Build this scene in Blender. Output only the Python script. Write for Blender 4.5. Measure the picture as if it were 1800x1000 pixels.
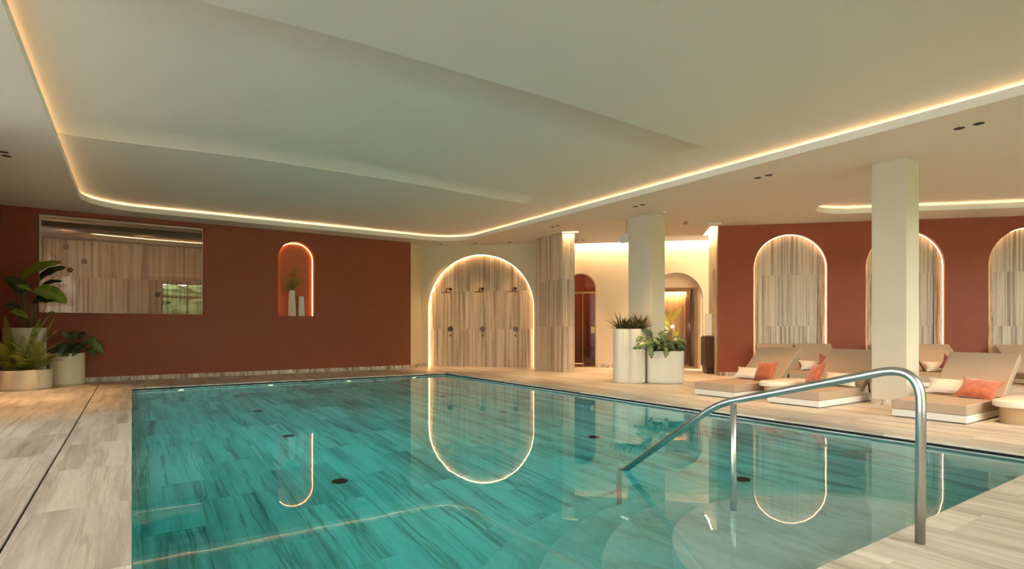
import bpy, math, random
from mathutils import Vector, Matrix, Euler
from mathutils.geometry import tessellate_polygon
C = bpy.context.scene
for o in list(bpy.data.objects): bpy.data.objects.remove(o)
col = C.collection
R2 = math.sqrt(2)
# ------------------------------------------------------------------ camera
cd = bpy.data.cameras.new('camera'); cam = bpy.data.objects.new('camera', cd); col.objects.link(cam)
cd.sensor_width = 36; cd.lens = 36*989/1800; cd.shift_y = 78/1800; cd.clip_end = 200
cam.location = (0, 0, 1.1); cam.rotation_euler = (math.pi/2, 0, -math.radians(34.04))
C.camera = cam
# ------------------------------------------------------------------ world, exposure, lights
SKY = 36.0; COVE = 50.0; ARCH = 20.0; SLOT = 420.0; SPOT = 210.0; POOL = 120.0
C.view_settings.view_transform = 'Standard'; C.view_settings.look = 'None'
C.view_settings.gamma = 1; C.view_settings.use_curve_mapping = False; C.view_settings.exposure = 0.0
w = bpy.data.worlds.new('sky'); C.world = w; w.use_nodes = True
bg = w.node_tree.nodes['Background']; bg.inputs[0].default_value = (1.0, .985, .955, 1); bg.inputs[1].default_value = SKY
try:
    C.cycles.use_denoising = True; C.cycles.max_bounces = 10; C.cycles.diffuse_bounces = 5; C.cycles.glossy_bounces = 5
    C.cycles.transmission_bounces = 8; C.cycles.transparent_max_bounces = 8; C.cycles.volume_bounces = 0
    C.cycles.sample_clamp_indirect = 6; C.cycles.blur_glossy = .5
except Exception: pass
# (x, y) of the recessed downlights, most of them in pairs; spots sit inside the fittings
DL = [((8.24, 2.50), (.0, .11)), ((8.28, 5.15), (.0, .11)), ((8.22, 7.73), (.0, .11)), ((10.45, 8.40), (.08, .08)),
      ((8.24, 10.38), (.0, .11)), ((10.08, 11.65), (.08, -.08)), ((7.30, 14.43), None), ((8.00, 13.70), None),
      ((8.71, 13.03), None), ((-1.45, 10.34), (.0, .11))]
def spot(x, y, z, power, size=62, blend=.8, colr=(1, .60, .28), aim=None, r=.04):
    l = bpy.data.lights.new('spot', 'SPOT'); l.energy = power; l.spot_size = math.radians(size); l.spot_blend = blend
    l.color = colr; l.shadow_soft_size = r
    o = bpy.data.objects.new('spot_lamp', l); col.objects.link(o); o.location = (x, y, z)
    if aim: o.rotation_euler = (Vector(aim)-Vector((x, y, z))).to_track_quat('-Z', 'Y').to_euler()
    return o
for (x, y), dd in DL:
    if dd:
        for s in (-1, 1): spot(x+s*dd[0], y+s*dd[1], 3.50, SPOT)
    else: spot(x, y, 3.50, SPOT*.8)
spot(-1.45, 12.3, 3.50, SPOT*2.2)
for x, y in [(9.6, 9.7), (11.6, 10.6), (13.3, 4.2), (15.5, 2.2), (11.0, 6.6), (8.3, -.2)]: spot(x, y, 3.50, SPOT*1.3)
for x in (-1.2, .2, 1.6, 3.0): spot(x, 15.2, 3.15, 30, 150, 1, (1, .62, .34), (x+.2, 17.0, 2.2))  # no fittings: spots added to brighten the room behind the spa window
def portal(loc, rot, sx, sy):
    l = bpy.data.lights.new('portal', 'AREA'); l.shape = 'RECTANGLE'; l.size = sx; l.size_y = sy
    l.cycles.is_portal = True
    o = bpy.data.objects.new('window_portal', l); col.objects.link(o); o.location = loc; o.rotation_euler = rot
# ------------------------------------------------------------------ materials
def mat(name, color, rough=.5, metal=0, emit=None, estr=0, spec=.5, sheen=0):
    m = bpy.data.materials.new(name); m.use_nodes = True; b = m.node_tree.nodes['Principled BSDF']
    b.inputs['Base Color'].default_value = (*color, 1); b.inputs['Roughness'].default_value = rough
    b.inputs['Metallic'].default_value = metal; b.inputs['Specular IOR Level'].default_value = spec
    if sheen: b.inputs['Sheen Weight'].default_value = sheen
    if emit: b.inputs['Emission Color'].default_value = (*emit, 1); b.inputs['Emission Strength'].default_value = estr
    return m
def nd(m, t, **k):
    n = m.node_tree.nodes.new(t)
    for a, v in k.items(): setattr(n, a, v)
    return n
def ln(m, a, b): m.node_tree.links.new(a, b)
def noisy(name, c1, c2, scale=8, rough=.6, bump=.1, detail=4, stretch=(1, 1, 1), bscale=None, **k):
    m = mat(name, c1, rough, **k); b = m.node_tree.nodes['Principled BSDF']
    tc = nd(m, 'ShaderNodeTexCoord'); mp = nd(m, 'ShaderNodeMapping'); mp.inputs['Scale'].default_value = stretch
    ln(m, tc.outputs['Object'], mp.inputs[0])
    n = nd(m, 'ShaderNodeTexNoise'); n.inputs['Scale'].default_value = scale; n.inputs['Detail'].default_value = detail
    ln(m, mp.outputs[0], n.inputs['Vector'])
    r = nd(m, 'ShaderNodeValToRGB'); r.color_ramp.elements[0].color = (*c1, 1); r.color_ramp.elements[1].color = (*c2, 1)
    r.color_ramp.elements[0].position = .3; r.color_ramp.elements[1].position = .7
    ln(m, n.outputs[0], r.inputs[0]); ln(m, r.outputs[0], b.inputs['Base Color'])
    if bump:
        bp = nd(m, 'ShaderNodeBump'); bp.inputs['Strength'].default_value = bump; bp.inputs['Distance'].default_value = .01
        n2 = nd(m, 'ShaderNodeTexNoise'); n2.inputs['Scale'].default_value = bscale or scale*4
        ln(m, mp.outputs[0], n2.inputs['Vector']); ln(m, n2.outputs[0], bp.inputs['Height']); ln(m, bp.outputs[0], b.inputs['Normal'])
    return m
def travertine(name, stops, across=9, along=.55, rough=.45, bump=.15, tone=.12, warp=.35, fine=60, wx=.3, crack=.55):
    """veined stone; the grain runs along local Y, each tile takes its own random cut of the block"""
    m = mat(name, (.6, .55, .48), rough); b = m.node_tree.nodes['Principled BSDF']
    tc = nd(m, 'ShaderNodeTexCoord'); oi = nd(m, 'ShaderNodeObjectInfo')
    mul = nd(m, 'ShaderNodeVectorMath', operation='SCALE'); mul.inputs[0].default_value = (31, 17, 53)
    ln(m, oi.outputs['Random'], mul.inputs['Scale'])
    add = nd(m, 'ShaderNodeVectorMath', operation='ADD'); ln(m, tc.outputs['Object'], add.inputs[0]); ln(m, mul.outputs[0], add.inputs[1])
    wn = nd(m, 'ShaderNodeTexNoise'); wn.inputs['Scale'].default_value = 1.6; wn.inputs['Detail'].default_value = 5
    ln(m, add.outputs[0], wn.inputs['Vector'])
    ws = nd(m, 'ShaderNodeVectorMath', operation='MULTIPLY'); ws.inputs[1].default_value = (warp*wx, warp, 0)
    wc = nd(m, 'ShaderNodeVectorMath', operation='SUBTRACT'); wc.inputs[1].default_value = (.5, .5, .5)
    ln(m, wn.outputs['Color'], wc.inputs[0]); ln(m, wc.outputs[0], ws.inputs[0])
    a2 = nd(m, 'ShaderNodeVectorMath', operation='ADD'); ln(m, add.outputs[0], a2.inputs[0]); ln(m, ws.outputs[0], a2.inputs[1])
    mp = nd(m, 'ShaderNodeMapping'); mp.inputs['Scale'].default_value = (across, along, 1); ln(m, a2.outputs[0], mp.inputs[0])
    n = nd(m, 'ShaderNodeTexNoise'); n.inputs['Scale'].default_value = 1; n.inputs['Detail'].default_value = 9; n.inputs['Roughness'].default_value = .62
    ln(m, mp.outputs[0], n.inputs['Vector'])
    r = nd(m, 'ShaderNodeValToRGB'); e = r.color_ramp.elements
    for i, (p, c) in enumerate(stops):
        el = e[i] if i < 2 else e.new(p)
        el.position = p; el.color = (*c, 1)
    ln(m, n.outputs[0], r.inputs[0])
    mp2 = nd(m, 'ShaderNodeMapping'); mp2.inputs['Scale'].default_value = (fine, fine*.08, 1); ln(m, a2.outputs[0], mp2.inputs[0])
    n2 = nd(m, 'ShaderNodeTexNoise'); n2.inputs['Scale'].default_value = 1; n2.inputs['Detail'].default_value = 3; ln(m, mp2.outputs[0], n2.inputs['Vector'])
    hv = nd(m, 'ShaderNodeMath', operation='MULTIPLY_ADD'); hv.inputs[1].default_value = .42; hv.inputs[2].default_value = .79; ln(m, n2.outputs[0], hv.inputs[0])
    tn = nd(m, 'ShaderNodeMath', operation='MULTIPLY_ADD'); tn.inputs[1].default_value = tone*2; tn.inputs[2].default_value = 1-tone; ln(m, oi.outputs['Random'], tn.inputs[0])
    mm = nd(m, 'ShaderNodeMath', operation='MULTIPLY'); ln(m, hv.outputs[0], mm.inputs[0]); ln(m, tn.outputs[0], mm.inputs[1])
    vm = nd(m, 'ShaderNodeVectorMath', operation='SCALE'); ln(m, r.outputs[0], vm.inputs[0]); ln(m, mm.outputs[0], vm.inputs['Scale'])
    # dark hairline veins that follow the grain
    mp3 = nd(m, 'ShaderNodeMapping'); mp3.inputs['Scale'].default_value = (across*.75, along*.32, 1); mp3.inputs['Location'].default_value = (4.3, 1.7, 0); ln(m, a2.outputs[0], mp3.inputs[0])
    n3 = nd(m, 'ShaderNodeTexNoise'); n3.inputs['Scale'].default_value = 1; n3.inputs['Detail'].default_value = 7; n3.inputs['Roughness'].default_value = .55; ln(m, mp3.outputs[0], n3.inputs['Vector'])
    r3 = nd(m, 'ShaderNodeValToRGB'); e3 = r3.color_ramp.elements; k3 = 1-crack
    e3[0].position = .482; e3[0].color = (1, 1, 1, 1); e3[1].position = .50; e3[1].color = (k3, k3*.95, k3*.9, 1); q3 = e3.new(.518); q3.color = (1, 1, 1, 1)
    ln(m, n3.outputs[0], r3.inputs[0])
    vx = nd(m, 'ShaderNodeVectorMath', operation='MULTIPLY'); ln(m, vm.outputs[0], vx.inputs[0]); ln(m, r3.outputs[0], vx.inputs[1])
    ln(m, vx.outputs[0], b.inputs['Base Color'])
    if bump:
        bp = nd(m, 'ShaderNodeBump'); bp.inputs['Strength'].default_value = bump; bp.inputs['Distance'].default_value = .01
        ad = nd(m, 'ShaderNodeMath', operation='ADD'); ln(m, n.outputs[0], ad.inputs[0]); ln(m, n2.outputs[0], ad.inputs[1])
        ln(m, ad.outputs[0], bp.inputs['Height']); ln(m, bp.outputs[0], b.inputs['Normal'])
    return m
M = {}
M['deck'] = travertine('deck_travertine', [(.27, (.29, .23, .18)), (.41, (.46, .39, .31)), (.52, (.61, .53, .435)), (.74, (.70, .625, .53))], 7, .42, .42, .10, .11, .24, 70, .14, .28)
M['pooltile'] = travertine('pool_travertine', [(.26, (.34, .36, .35)), (.40, (.60, .62, .60)), (.52, (.84, .85, .83)), (.75, (.95, .95, .93))], 6.5, .42, .6, .1, .15, .32, 50, .2, .5)
M['step'] = travertine('teal_lit_step_stone', [(.25, (.50, .54, .50)), (.5, (.76, .84, .80)), (.8, (.84, .91, .86))], 3, 1.6, .6, .1, .03, .35, 30, 1, .12)  # green tint stands for the teal light bouncing in the pool
M['walltile'] = travertine('wall_travertine', [(.28, (.18, .12, .08)), (.42, (.38, .28, .19)), (.53, (.60, .465, .33)), (.8, (.74, .61, .47))], 17, .25, .5, .8, .06, .05, 90, .2, .35)
M['archtile'] = travertine('fluted_travertine', [(.28, (.15, .11, .085)), (.42, (.36, .28, .22)), (.53, (.60, .50, .39)), (.8, (.74, .65, .54))], 19, .2, .5, 1.0, .07, .04, 80, .2, .35)
M['base'] = travertine('baseboard_travertine', [(.36, (.22, .15, .10)), (.50, (.55, .44, .34)), (.66, (.78, .69, .58))], 13, 3, .45, .1, .05)
M['grout'] = mat('grout', (.36, .31, .26), .9)
M['dark'] = mat('dark_slot', (.004, .004, .004), .8)
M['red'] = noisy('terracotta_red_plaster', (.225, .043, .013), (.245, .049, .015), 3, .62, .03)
M['redglow'] = noisy('niche_glow_plaster', (.48, .12, .04), (.50, .125, .043), 3, .6, .03)  # lighter, more orange than the wall: strip glow put into the colour
M['cream'] = noisy('cream_plaster', (.70, .58, .41), (.72, .60, .43), 2, .75, .02)
M['colm'] = noisy('pale_column_plaster', (.61, .55, .43), (.63, .57, .45), 2, .75, .02)
M['ceil'] = noisy('white_ceiling_paint', (.675, .605, .52), (.685, .615, .53), 1, .8, .01)
M['fascia'] = mat('white_fascia_paint', (.88, .86, .81), .7)
def emis(name, c, s): return mat(name, (.8, .8, .8), .5, 0, c, s)
M['led'] = emis('cove_led', (1, .66, .34), COVE)
M['leda'] = emis('arch_led', (1, .62, .30), ARCH)
M['ledn'] = emis('niche_led', (1, .40, .12), ARCH*1.1)
M['leds'] = emis('slot_led', (1, .68, .36), SLOT)
M['poollamp'] = emis('pool_fill_lens', (.85, 1, .95), POOL)
M['poollampw'] = emis('warm_pool_lamp_lens', (1, .84, .36), POOL*.08)
M['bulb'] = emis('sconce_bulb', (1, .62, .28), 25)
M['steel'] = noisy('brushed_steel', (.56, .57, .58), (.66, .67, .68), 6, .26, .02, stretch=(1, 1, 1), metal=1)
M['bronze'] = mat('dark_bronze', (.10, .055, .035), .35, .9)
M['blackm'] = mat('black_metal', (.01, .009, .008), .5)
M['pot'] = noisy('off_white_glazed_pot', (.64, .58, .46), (.68, .62, .50), 2, .42, .01)
M['soil'] = noisy('potting_soil', (.03, .02, .012), (.07, .045, .03), 30, .95, .6)
M['vase'] = noisy('matt_white_ceramic', (.72, .69, .64), (.76, .73, .68), 5, .6, .05)
M['taupe'] = noisy('taupe_vinyl_upholstery', (.40, .285, .195), (.42, .30, .205), 40, .5, .06)
M['plinth'] = noisy('off_white_plinth_lacquer', (.72, .68, .60), (.74, .70, .62), 3, .45, .01)
M['orange'] = noisy('rust_orange_velvet', (.27, .048, .010), (.45, .10, .022), 22, .7, .4, sheen=.5)
M['maroon'] = noisy('dark_red_velvet', (.14, .015, .010), (.22, .03, .018), 22, .7, .4, sheen=.4)
M['rustb'] = noisy('brown_rust_velvet', (.25, .055, .025), (.34, .085, .04), 22, .7, .4, sheen=.4)
M['ivory'] = noisy('ivory_linen', (.70, .61, .49), (.75, .67, .55), 60, .8, .2)
M['tabletop'] = noisy('cream_stone_top', (.76, .68, .55), (.80, .72, .60), 4, .4, .01)
M['tan'] = noisy('tan_lacquer_base', (.42, .26, .13), (.45, .28, .14), 5, .45, .01)
M['wood'] = noisy('dark_stained_wood', (.055, .018, .010), (.09, .03, .016), 6, .4, .1, stretch=(8, 8, .6))
M['frame'] = mat('pale_window_frame', (.72, .62, .48), .4)
M['anth'] = mat('anthracite_window_frame', (.05, .05, .05), .4)
M['brass'] = mat('brushed_brass', (.55, .38, .16), .3, 1)
M['plastic'] = mat('white_plastic', (.78, .77, .74), .4)
M['saunaw'] = noisy('dark_sauna_wood', (.22, .05, .018), (.30, .07, .026), 3, .5, .1, stretch=(10, 10, .5))
M['curtain'] = noisy('white_sheer_curtain', (.75, .75, .76), (.82, .82, .83), 5, .9, .02)
def sheer():
    m = M['curtain']; b = m.node_tree.nodes['Principled BSDF']; out = m.node_tree.nodes['Material Output']
    tl = nd(m, 'ShaderNodeBsdfTranslucent'); tl.inputs[0].default_value = (.82, .82, .80, 1); tp = nd(m, 'ShaderNodeBsdfTransparent')
    a = nd(m, 'ShaderNodeMixShader'); a.inputs[0].default_value = .5; c = nd(m, 'ShaderNodeMixShader'); c.inputs[0].default_value = .25
    ln(m, b.outputs[0], a.inputs[1]); ln(m, tl.outputs[0], a.inputs[2]); ln(m, a.outputs[0], c.inputs[1]); ln(m, tp.outputs[0], c.inputs[2]); ln(m, c.outputs[0], out.inputs[0])
sheer()
M['terrace'] = noisy('terrace_paving', (.35, .33, .30), (.42, .40, .37), 2, .9, .1)
M['spa'] = noisy('spa_room_plaster', (.42, .35, .28), (.46, .38, .31), 2, .8, .02)
def leafmat(name, c1, c2, scale=12, rough=.45, vein=None):
    m = noisy(name, c1, c2, scale, rough, .05)
    b = m.node_tree.nodes['Principled BSDF']
    if vein:
        src = b.inputs['Base Color'].links[0].from_socket
        at = nd(m, 'ShaderNodeAttribute', attribute_name='vein'); mx = nd(m, 'ShaderNodeMix', data_type='RGBA')
        ln(m, at.outputs['Fac'], mx.inputs[0]); ln(m, src, mx.inputs[6]); mx.inputs[7].default_value = (*vein, 1)
        ln(m, mx.outputs[2], b.inputs['Base Color'])
    tr = nd(m, 'ShaderNodeBsdfTranslucent'); tr.inputs[0].default_value = (c2[0]*1.3, c2[1]*1.3, c2[2], 1)
    ms = nd(m, 'ShaderNodeMixShader'); ms.inputs[0].default_value = .22
    ln(m, b.outputs[0], ms.inputs[1]); ln(m, tr.outputs[0], ms.inputs[2])
    ln(m, ms.outputs[0], m.node_tree.nodes['Material Output'].inputs[0])
    return m
M['monstera'] = leafmat('monstera_leaf', (.018, .045, .010), (.055, .11, .025), 14, .35, (.22, .28, .10))
M['monsterad'] = leafmat('dark_monstera_leaf', (.008, .022, .007), (.022, .05, .014), 14, .35, (.09, .14, .05))
M['fern'] = leafmat('fern_frond', (.10, .14, .02), (.24, .27, .045), 10, .6)
M['spike'] = leafmat('purple_green_spiky_leaf', (.045, .030, .018), (.085, .085, .035), 14, .4)
M['bigleaf'] = leafmat('big_lime_leaf', (.13, .22, .02), (.24, .34, .04), 6, .4, (.35, .42, .10))
M['bigdark'] = leafmat('big_dark_leaf', (.018, .04, .012), (.04, .07, .02), 6, .4, (.08, .12, .04))
M['golden'] = leafmat('yellow_lit_banana_leaf', (.35, .33, .03), (.55, .48, .06), 6, .4, (.6, .5, .15))  # yellow of the passage light is put into the leaf colour
M['stem'] = mat('green_stem', (.10, .15, .04), .6)
M['bstem'] = mat('brown_stem', (.08, .05, .025), .7)
M['hedge'] = noisy('hedge_leaves', (.03, .07, .02), (.20, .32, .10), 9, .8, 1.0, detail=8)
# glass: clear pane with real fresnel reflection
def glass(name, tint):
    m = bpy.data.materials.new(name); m.use_nodes = True; m.node_tree.nodes.clear()
    out = nd(m, 'ShaderNodeOutputMaterial'); tr = nd(m, 'ShaderNodeBsdfTransparent'); tr.inputs[0].default_value = (*tint, 1)
    gl = nd(m, 'ShaderNodeBsdfGlossy'); gl.inputs['Roughness'].default_value = 0.0; fr = nd(m, 'ShaderNodeFresnel'); fr.inputs[0].default_value = 1.6
    mx = nd(m, 'ShaderNodeMixShader'); ln(m, fr.outputs[0], mx.inputs[0]); ln(m, tr.outputs[0], mx.inputs[1]); ln(m, gl.outputs[0], mx.inputs[2])
    ln(m, mx.outputs[0], out.inputs[0]); return m
M['glass'] = glass('clear_glass', (.95, .96, .95)); M['tint'] = glass('bronze_glass', (.62, .50, .42)); M['spaglass'] = glass('smoked_glass', (.70, .68, .64))
def water():
    m = bpy.data.materials.new('pool_water'); m.use_nodes = True; m.node_tree.nodes.clear()
    out = nd(m, 'ShaderNodeOutputMaterial'); g = nd(m, 'ShaderNodeBsdfGlass'); g.inputs['IOR'].default_value = 1.333; g.inputs['Roughness'].default_value = 0
    tc = nd(m, 'ShaderNodeTexCoord'); n = nd(m, 'ShaderNodeTexNoise'); n.inputs['Scale'].default_value = 2.2; n.inputs['Detail'].default_value = 2
    ln(m, tc.outputs['Object'], n.inputs['Vector'])
    bp = nd(m, 'ShaderNodeBump'); bp.inputs['Strength'].default_value = .03; bp.inputs['Distance'].default_value = .02
    ln(m, n.outputs[0], bp.inputs['Height']); ln(m, bp.outputs[0], g.inputs['Normal'])
    va = nd(m, 'ShaderNodeVolumeAbsorption'); va.inputs[0].default_value = (0.0, .955, .975, 1); va.inputs[1].default_value = .58
    ln(m, g.outputs[0], out.inputs['Surface']); ln(m, va.outputs[0], out.inputs['Volume']); return m
M['water'] = water()
# ------------------------------------------------------------------ helpers
def obj(name, me, parent=None, loc=None, m4=None):
    o = bpy.data.objects.new(name, me); col.objects.link(o)
    if parent: o.parent = parent
    if m4 is not None: o.matrix_local = m4
    elif loc: o.location = loc
    return o
def mesh(name, vs, fs, m, smooth=False):
    me = bpy.data.meshes.new(name); me.from_pydata([tuple(v) for v in vs], [], fs); me.materials.append(M[m] if isinstance(m, str) else m)
    if smooth: me.polygons.foreach_set('use_smooth', [True]*len(me.polygons))
    me.update(); return me
class G:
    """collects shapes into one mesh"""
    def __init__(s): s.v = []; s.f = []
    def add(s, vs, fs):
        k = len(s.v); s.v += [Vector(v) for v in vs]; s.f += [tuple(i+k for i in f) for f in fs]; return s
    def box(s, a, b):
        x0, y0, z0 = a; x1, y1, z1 = b
        return s.add([(x0, y0, z0), (x1, y0, z0), (x1, y1, z0), (x0, y1, z0), (x0, y0, z1), (x1, y0, z1), (x1, y1, z1), (x0, y1, z1)],
                     [(3, 2, 1, 0), (4, 5, 6, 7), (0, 1, 5, 4), (1, 2, 6, 5), (2, 3, 7, 6), (3, 0, 4, 7)])
    def rings(s, rings, closed=True, cap=True):
        k = len(s.v); n = len(rings[0])
        for r in rings: s.v += [Vector(p) for p in r]
        for i in range(len(rings)-1):
            for j in range(n if closed else n-1):
                a = k+i*n+j; b = k+i*n+(j+1) % n; s.f.append((a, b, b+n, a+n))
        if cap:
            s.f.append(tuple(range(k+n-1, k-1, -1))); t = k+(len(rings)-1)*n; s.f.append(tuple(range(t, t+n)))
        return s
    def tube(s, pts, r, n=10, cap=True, closed=False):
        pts = [Vector(p) for p in pts]; rs = r if isinstance(r, (list, tuple)) else [r]*len(pts); rings = []; up = None
        for i, p in enumerate(pts):
            if closed: t = (pts[(i+1) % len(pts)]-pts[i-1]).normalized()
            else: t = (pts[min(i+1, len(pts)-1)]-pts[max(i-1, 0)]).normalized()
            if up is None: up = Vector((0, 0, 1)) if abs(t.z) < .9 else Vector((1, 0, 0))
            a = t.cross(up).normalized(); up = a.cross(t).normalized()
            rings.append([p+(a*math.cos(q)+up*math.sin(q))*rs[i] for q in [2*math.pi*j/n for j in range(n)]])
        if closed: rings.append(rings[0])
        return s.rings(rings, True, cap and not closed)
    def lathe(s, prof, n=24, c=(0, 0, 0)):
        return s.rings([[(c[0]+r*math.cos(2*math.pi*j/n), c[1]+r*math.sin(2*math.pi*j/n), c[2]+z) for j in range(n)] for r, z in prof])
    def mk(s, name, m, parent=None, smooth=False, loc=None, bevel=0, auto=False):
        o = obj(name, mesh(name, s.v, s.f, m, smooth), parent, loc)
        if bevel:
            b = o.modifiers.new('bevel', 'BEVEL'); b.width = bevel; b.segments = 3; b.limit_method = 'ANGLE'; b.angle_limit = math.radians(40)
            o.data.polygons.foreach_set('use_smooth', [True]*len(o.data.polygons))
            wn = o.modifiers.new('wn', 'WEIGHTED_NORMAL'); wn.keep_sharp = True
        if auto:
            o.data.polygons.foreach_set('use_smooth', [True]*len(o.data.polygons)); o.data.set_sharp_from_angle(angle=math.radians(35))
        return o
def st(o): o['kind'] = 'structure'; return o
def tag(o, label, cat, group=None, kind=None):
    o['label'] = label; o['category'] = cat
    if group: o['group'] = group
    if kind: o['kind'] = kind
    return o
def thing(name, label, cat, loc=(0, 0, 0), rz=0, group=None):
    o = bpy.data.objects.new(name, None); col.objects.link(o); o.location = loc; o.rotation_euler = (0, 0, rz); o.empty_display_size = .1
    return tag(o, label, cat, group)
def slab_geo(g, outer, holes, o, u, v, n, t):
    """prism of a polygon with holes; (a,b) -> o+u*a+v*b, thickness t along n"""
    polys = [[Vector((p[0], p[1], 0)) for p in pl] for pl in [outer]+holes]
    tris = tessellate_polygon(polys); flat = [p for pl in polys for p in pl]
    o, u, v, n = Vector(o), Vector(u), Vector(v), Vector(n)
    k = len(flat); vs = [o+u*p.x+v*p.y for p in flat]+[o+u*p.x+v*p.y+n*t for p in flat]
    fs = []
    for a, b, c in tris:
        nn = (vs[b]-vs[a]).cross(vs[c]-vs[a])
        if nn.dot(n) > 0: a, b = b, a
        fs += [(a, b, c), (b+k, a+k, c+k)]
    i0 = 0
    for pl in polys:
        m_ = len(pl)
        for j in range(m_): a = i0+j; b = i0+(j+1) % m_; fs.append((a, b, b+k, a+k))
        i0 += m_
    g.add(vs, fs); return g
def rect(a0, b0, a1, b1): return [(a0, b0), (a1, b0), (a1, b1), (a0, b1)]
def arch(c, hw, spring, bot, n=32, rise=None):
    r = rise or hw
    return [(c-hw, bot), (c+hw, bot)]+[(c+hw*math.cos(math.pi*i/n), spring+r*math.sin(math.pi*i/n)) for i in range(n+1)]
UP = (0, 0, 1)
U45 = (1/R2, -1/R2, 0); N45 = (1/R2, 1/R2, 0)
CZ = 3.51
def wall(name, p0, u, n, length, holes, m, t, z0=-.021, z1=CZ, parent=None):
    g = slab_geo(G(), rect(0, z0, length, z1), holes, (p0[0], p0[1], 0), u, UP, n, t)
    o = g.mk(name, m, parent)
    return o if parent else st(o)
_tiles = {}
def tile_mesh(wx, wy, th, m):
    key = (round(wx, 3), round(wy, 3), th, m)
    if key not in _tiles:
        c = .0015; x, y = wx/2-.001, wy/2-.001
        vs = [(-x, -y, -th), (x, -y, -th), (x, y, -th), (-x, y, -th), (-x, -y, -c), (x, -y, -c), (x, y, -c), (-x, y, -c),
              (-x+c, -y+c, 0), (x-c, -y+c, 0), (x-c, y-c, 0), (-x+c, y-c, 0)]
        fs = [(8, 9, 10, 11)]+[(a, (a+1) % 4, (a+1) % 4+4, a+4) for a in range(4)]+[(4+a, 4+(a+1) % 4, 8+(a+1) % 4, 8+a) for a in range(4)]
        _tiles[key] = mesh('tile', vs, fs, m)
    return _tiles[key]
def flat_tile(x0, y0, x1, y1, z, m, parent, th=.02, name='tile'):
    return obj(name, tile_mesh(x1-x0, y1-y0, th, m), parent, ((x0+x1)/2, (y0+y1)/2, z))
def wall_tiles(p0, u, out, a0, a1, zs, wdt, m, parent, offs=0, th=.02, stag=(0, .12, .2, .06)):
    """tiles standing on a wall; (u, up, out) is the tile frame"""
    u, out = Vector(u), Vector(out); k = 0
    for r in range(len(zs)-1):
        a = a0; first = True
        while a < a1-.02:
            b = a+wdt if not first else a+wdt-stag[r % 4]
            first = False; b = min(b, a1)
            if a1-b < .05: b = a1
            c = Vector((p0[0], p0[1], 0))+u*((a+b)/2)+Vector((0, 0, (zs[r]+zs[r+1])/2))+out*offs
            m4 = Matrix(((u.x, 0, out.x, c.x), (u.y, 0, out.y, c.y), (0, 1, 0, c.z), (0, 0, 0, 1)))
            obj('tile', tile_mesh(b-a, zs[r+1]-zs[r], th, m), parent, m4=m4)
            a = b
def baseboard(name, p0, u, out, a0, a1, parent=None, h=.092):
    u, out = Vector(u), Vector(out); g = G()
    q0 = Vector((p0[0], p0[1], 0))+u*a0; q1 = Vector((p0[0], p0[1], 0))+u*a1
    # local frame: x along the wall so that the stone grain stands upright
    L = a1-a0; g.box((0, 0, -.012), (L, h, .0))
    m4 = Matrix(((u.x, 0, out.x, q0.x), (u.y, 0, out.y, q0.y), (0, 1, 0, 0), (0, 0, 0, 1)))
    m4 = m4 @ Matrix.Translation((0, 0, .012))
    o = g.mk(name, 'base', parent); o.matrix_local = m4
    return o if parent else st(o)
# ================================================================== FLOOR AND POOL
PX0, PX1, PY0, PY1 = 0.0, 6.5, 1.36, 12.6
ZW = -.055; ZF = -1.43
fl = slab_geo(G(), rect(-2.3, -2.2, 19, 18.5), [rect(PX0-.03, PY0-.03, PX1+.12, PY1+.12)], (0, 0, -.022), (1, 0, 0), (0, 1, 0), (0, 0, -1), .06)
floor = st(fl.mk('floor', 'grout'))
def vis(x, y):
    d = x*.5598+y*.8287; xc = x*.8287-y*.5598
    if d < .6: return 99
    px = 900+989*xc/d; py = 578+1088/d
    if -140 < px < 1940 and py < 1150 and x+y < 23.2: return d
    return 99
cells = []
GR = -.535
def column(x0, x1, off, ranges):
    for (ya, yb) in ranges:
        y = ya
        k = math.floor((ya-off)/1.2)
        edges = [ya]+[off+1.2*j for j in range(k+1, k+30) if ya+.02 < off+1.2*j < yb-.02]+[yb]
        for a, b in zip(edges[:-1], edges[1:]): cells.append((x0, a, x1, b))
xs = [-2.1, -1.75, -1.145, GR-.012]
for i in range(3): column(xs[i], xs[i+1], .35+.6*(i % 2), [(-2, 14.6)])
column(GR, 0, .77, [(-2, 14.6)])
xb = [0, .6, 1.2, 1.8, 2.4, 3.0, 3.6, 4.2, 4.8, 5.4, 6.0, 6.5]
for i in range(len(xb)-1): column(xb[i], xb[i+1], .5*(i % 2), [(-2, PY0), (PY1, 14.6 if xb[i+1] < 6.4 else 15.2)])
xr = [6.5, 6.82]+[6.82+.6*i for i in range(1, 21)]
for i in range(len(xr)-1):
    column(xr[i], xr[i+1], .3+.6*(i % 2), [(-2, min(17, 24.6-xr[i]))])
cells.sort(key=lambda c: vis((c[0]+c[2])/2, (c[1]+c[3])/2))
far = G(); nt = 0
for c in cells:
    if nt < 299 and vis((c[0]+c[2])/2, (c[1]+c[3])/2) < 90:
        flat_tile(c[0], c[1], c[2], c[3], 0, 'deck', floor); nt += 1
    else: far.box((c[0]+.001, c[1]+.001, -.02), (c[2]-.001, c[3]-.001, 0))
fo = far.mk('distant_tile', 'deck', floor); fo['kind'] = 'stuff'
G().box((GR-.012, -2, -.021), (GR, 12.98, -.012)).mk('drain_slot', 'dark', floor)
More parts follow.
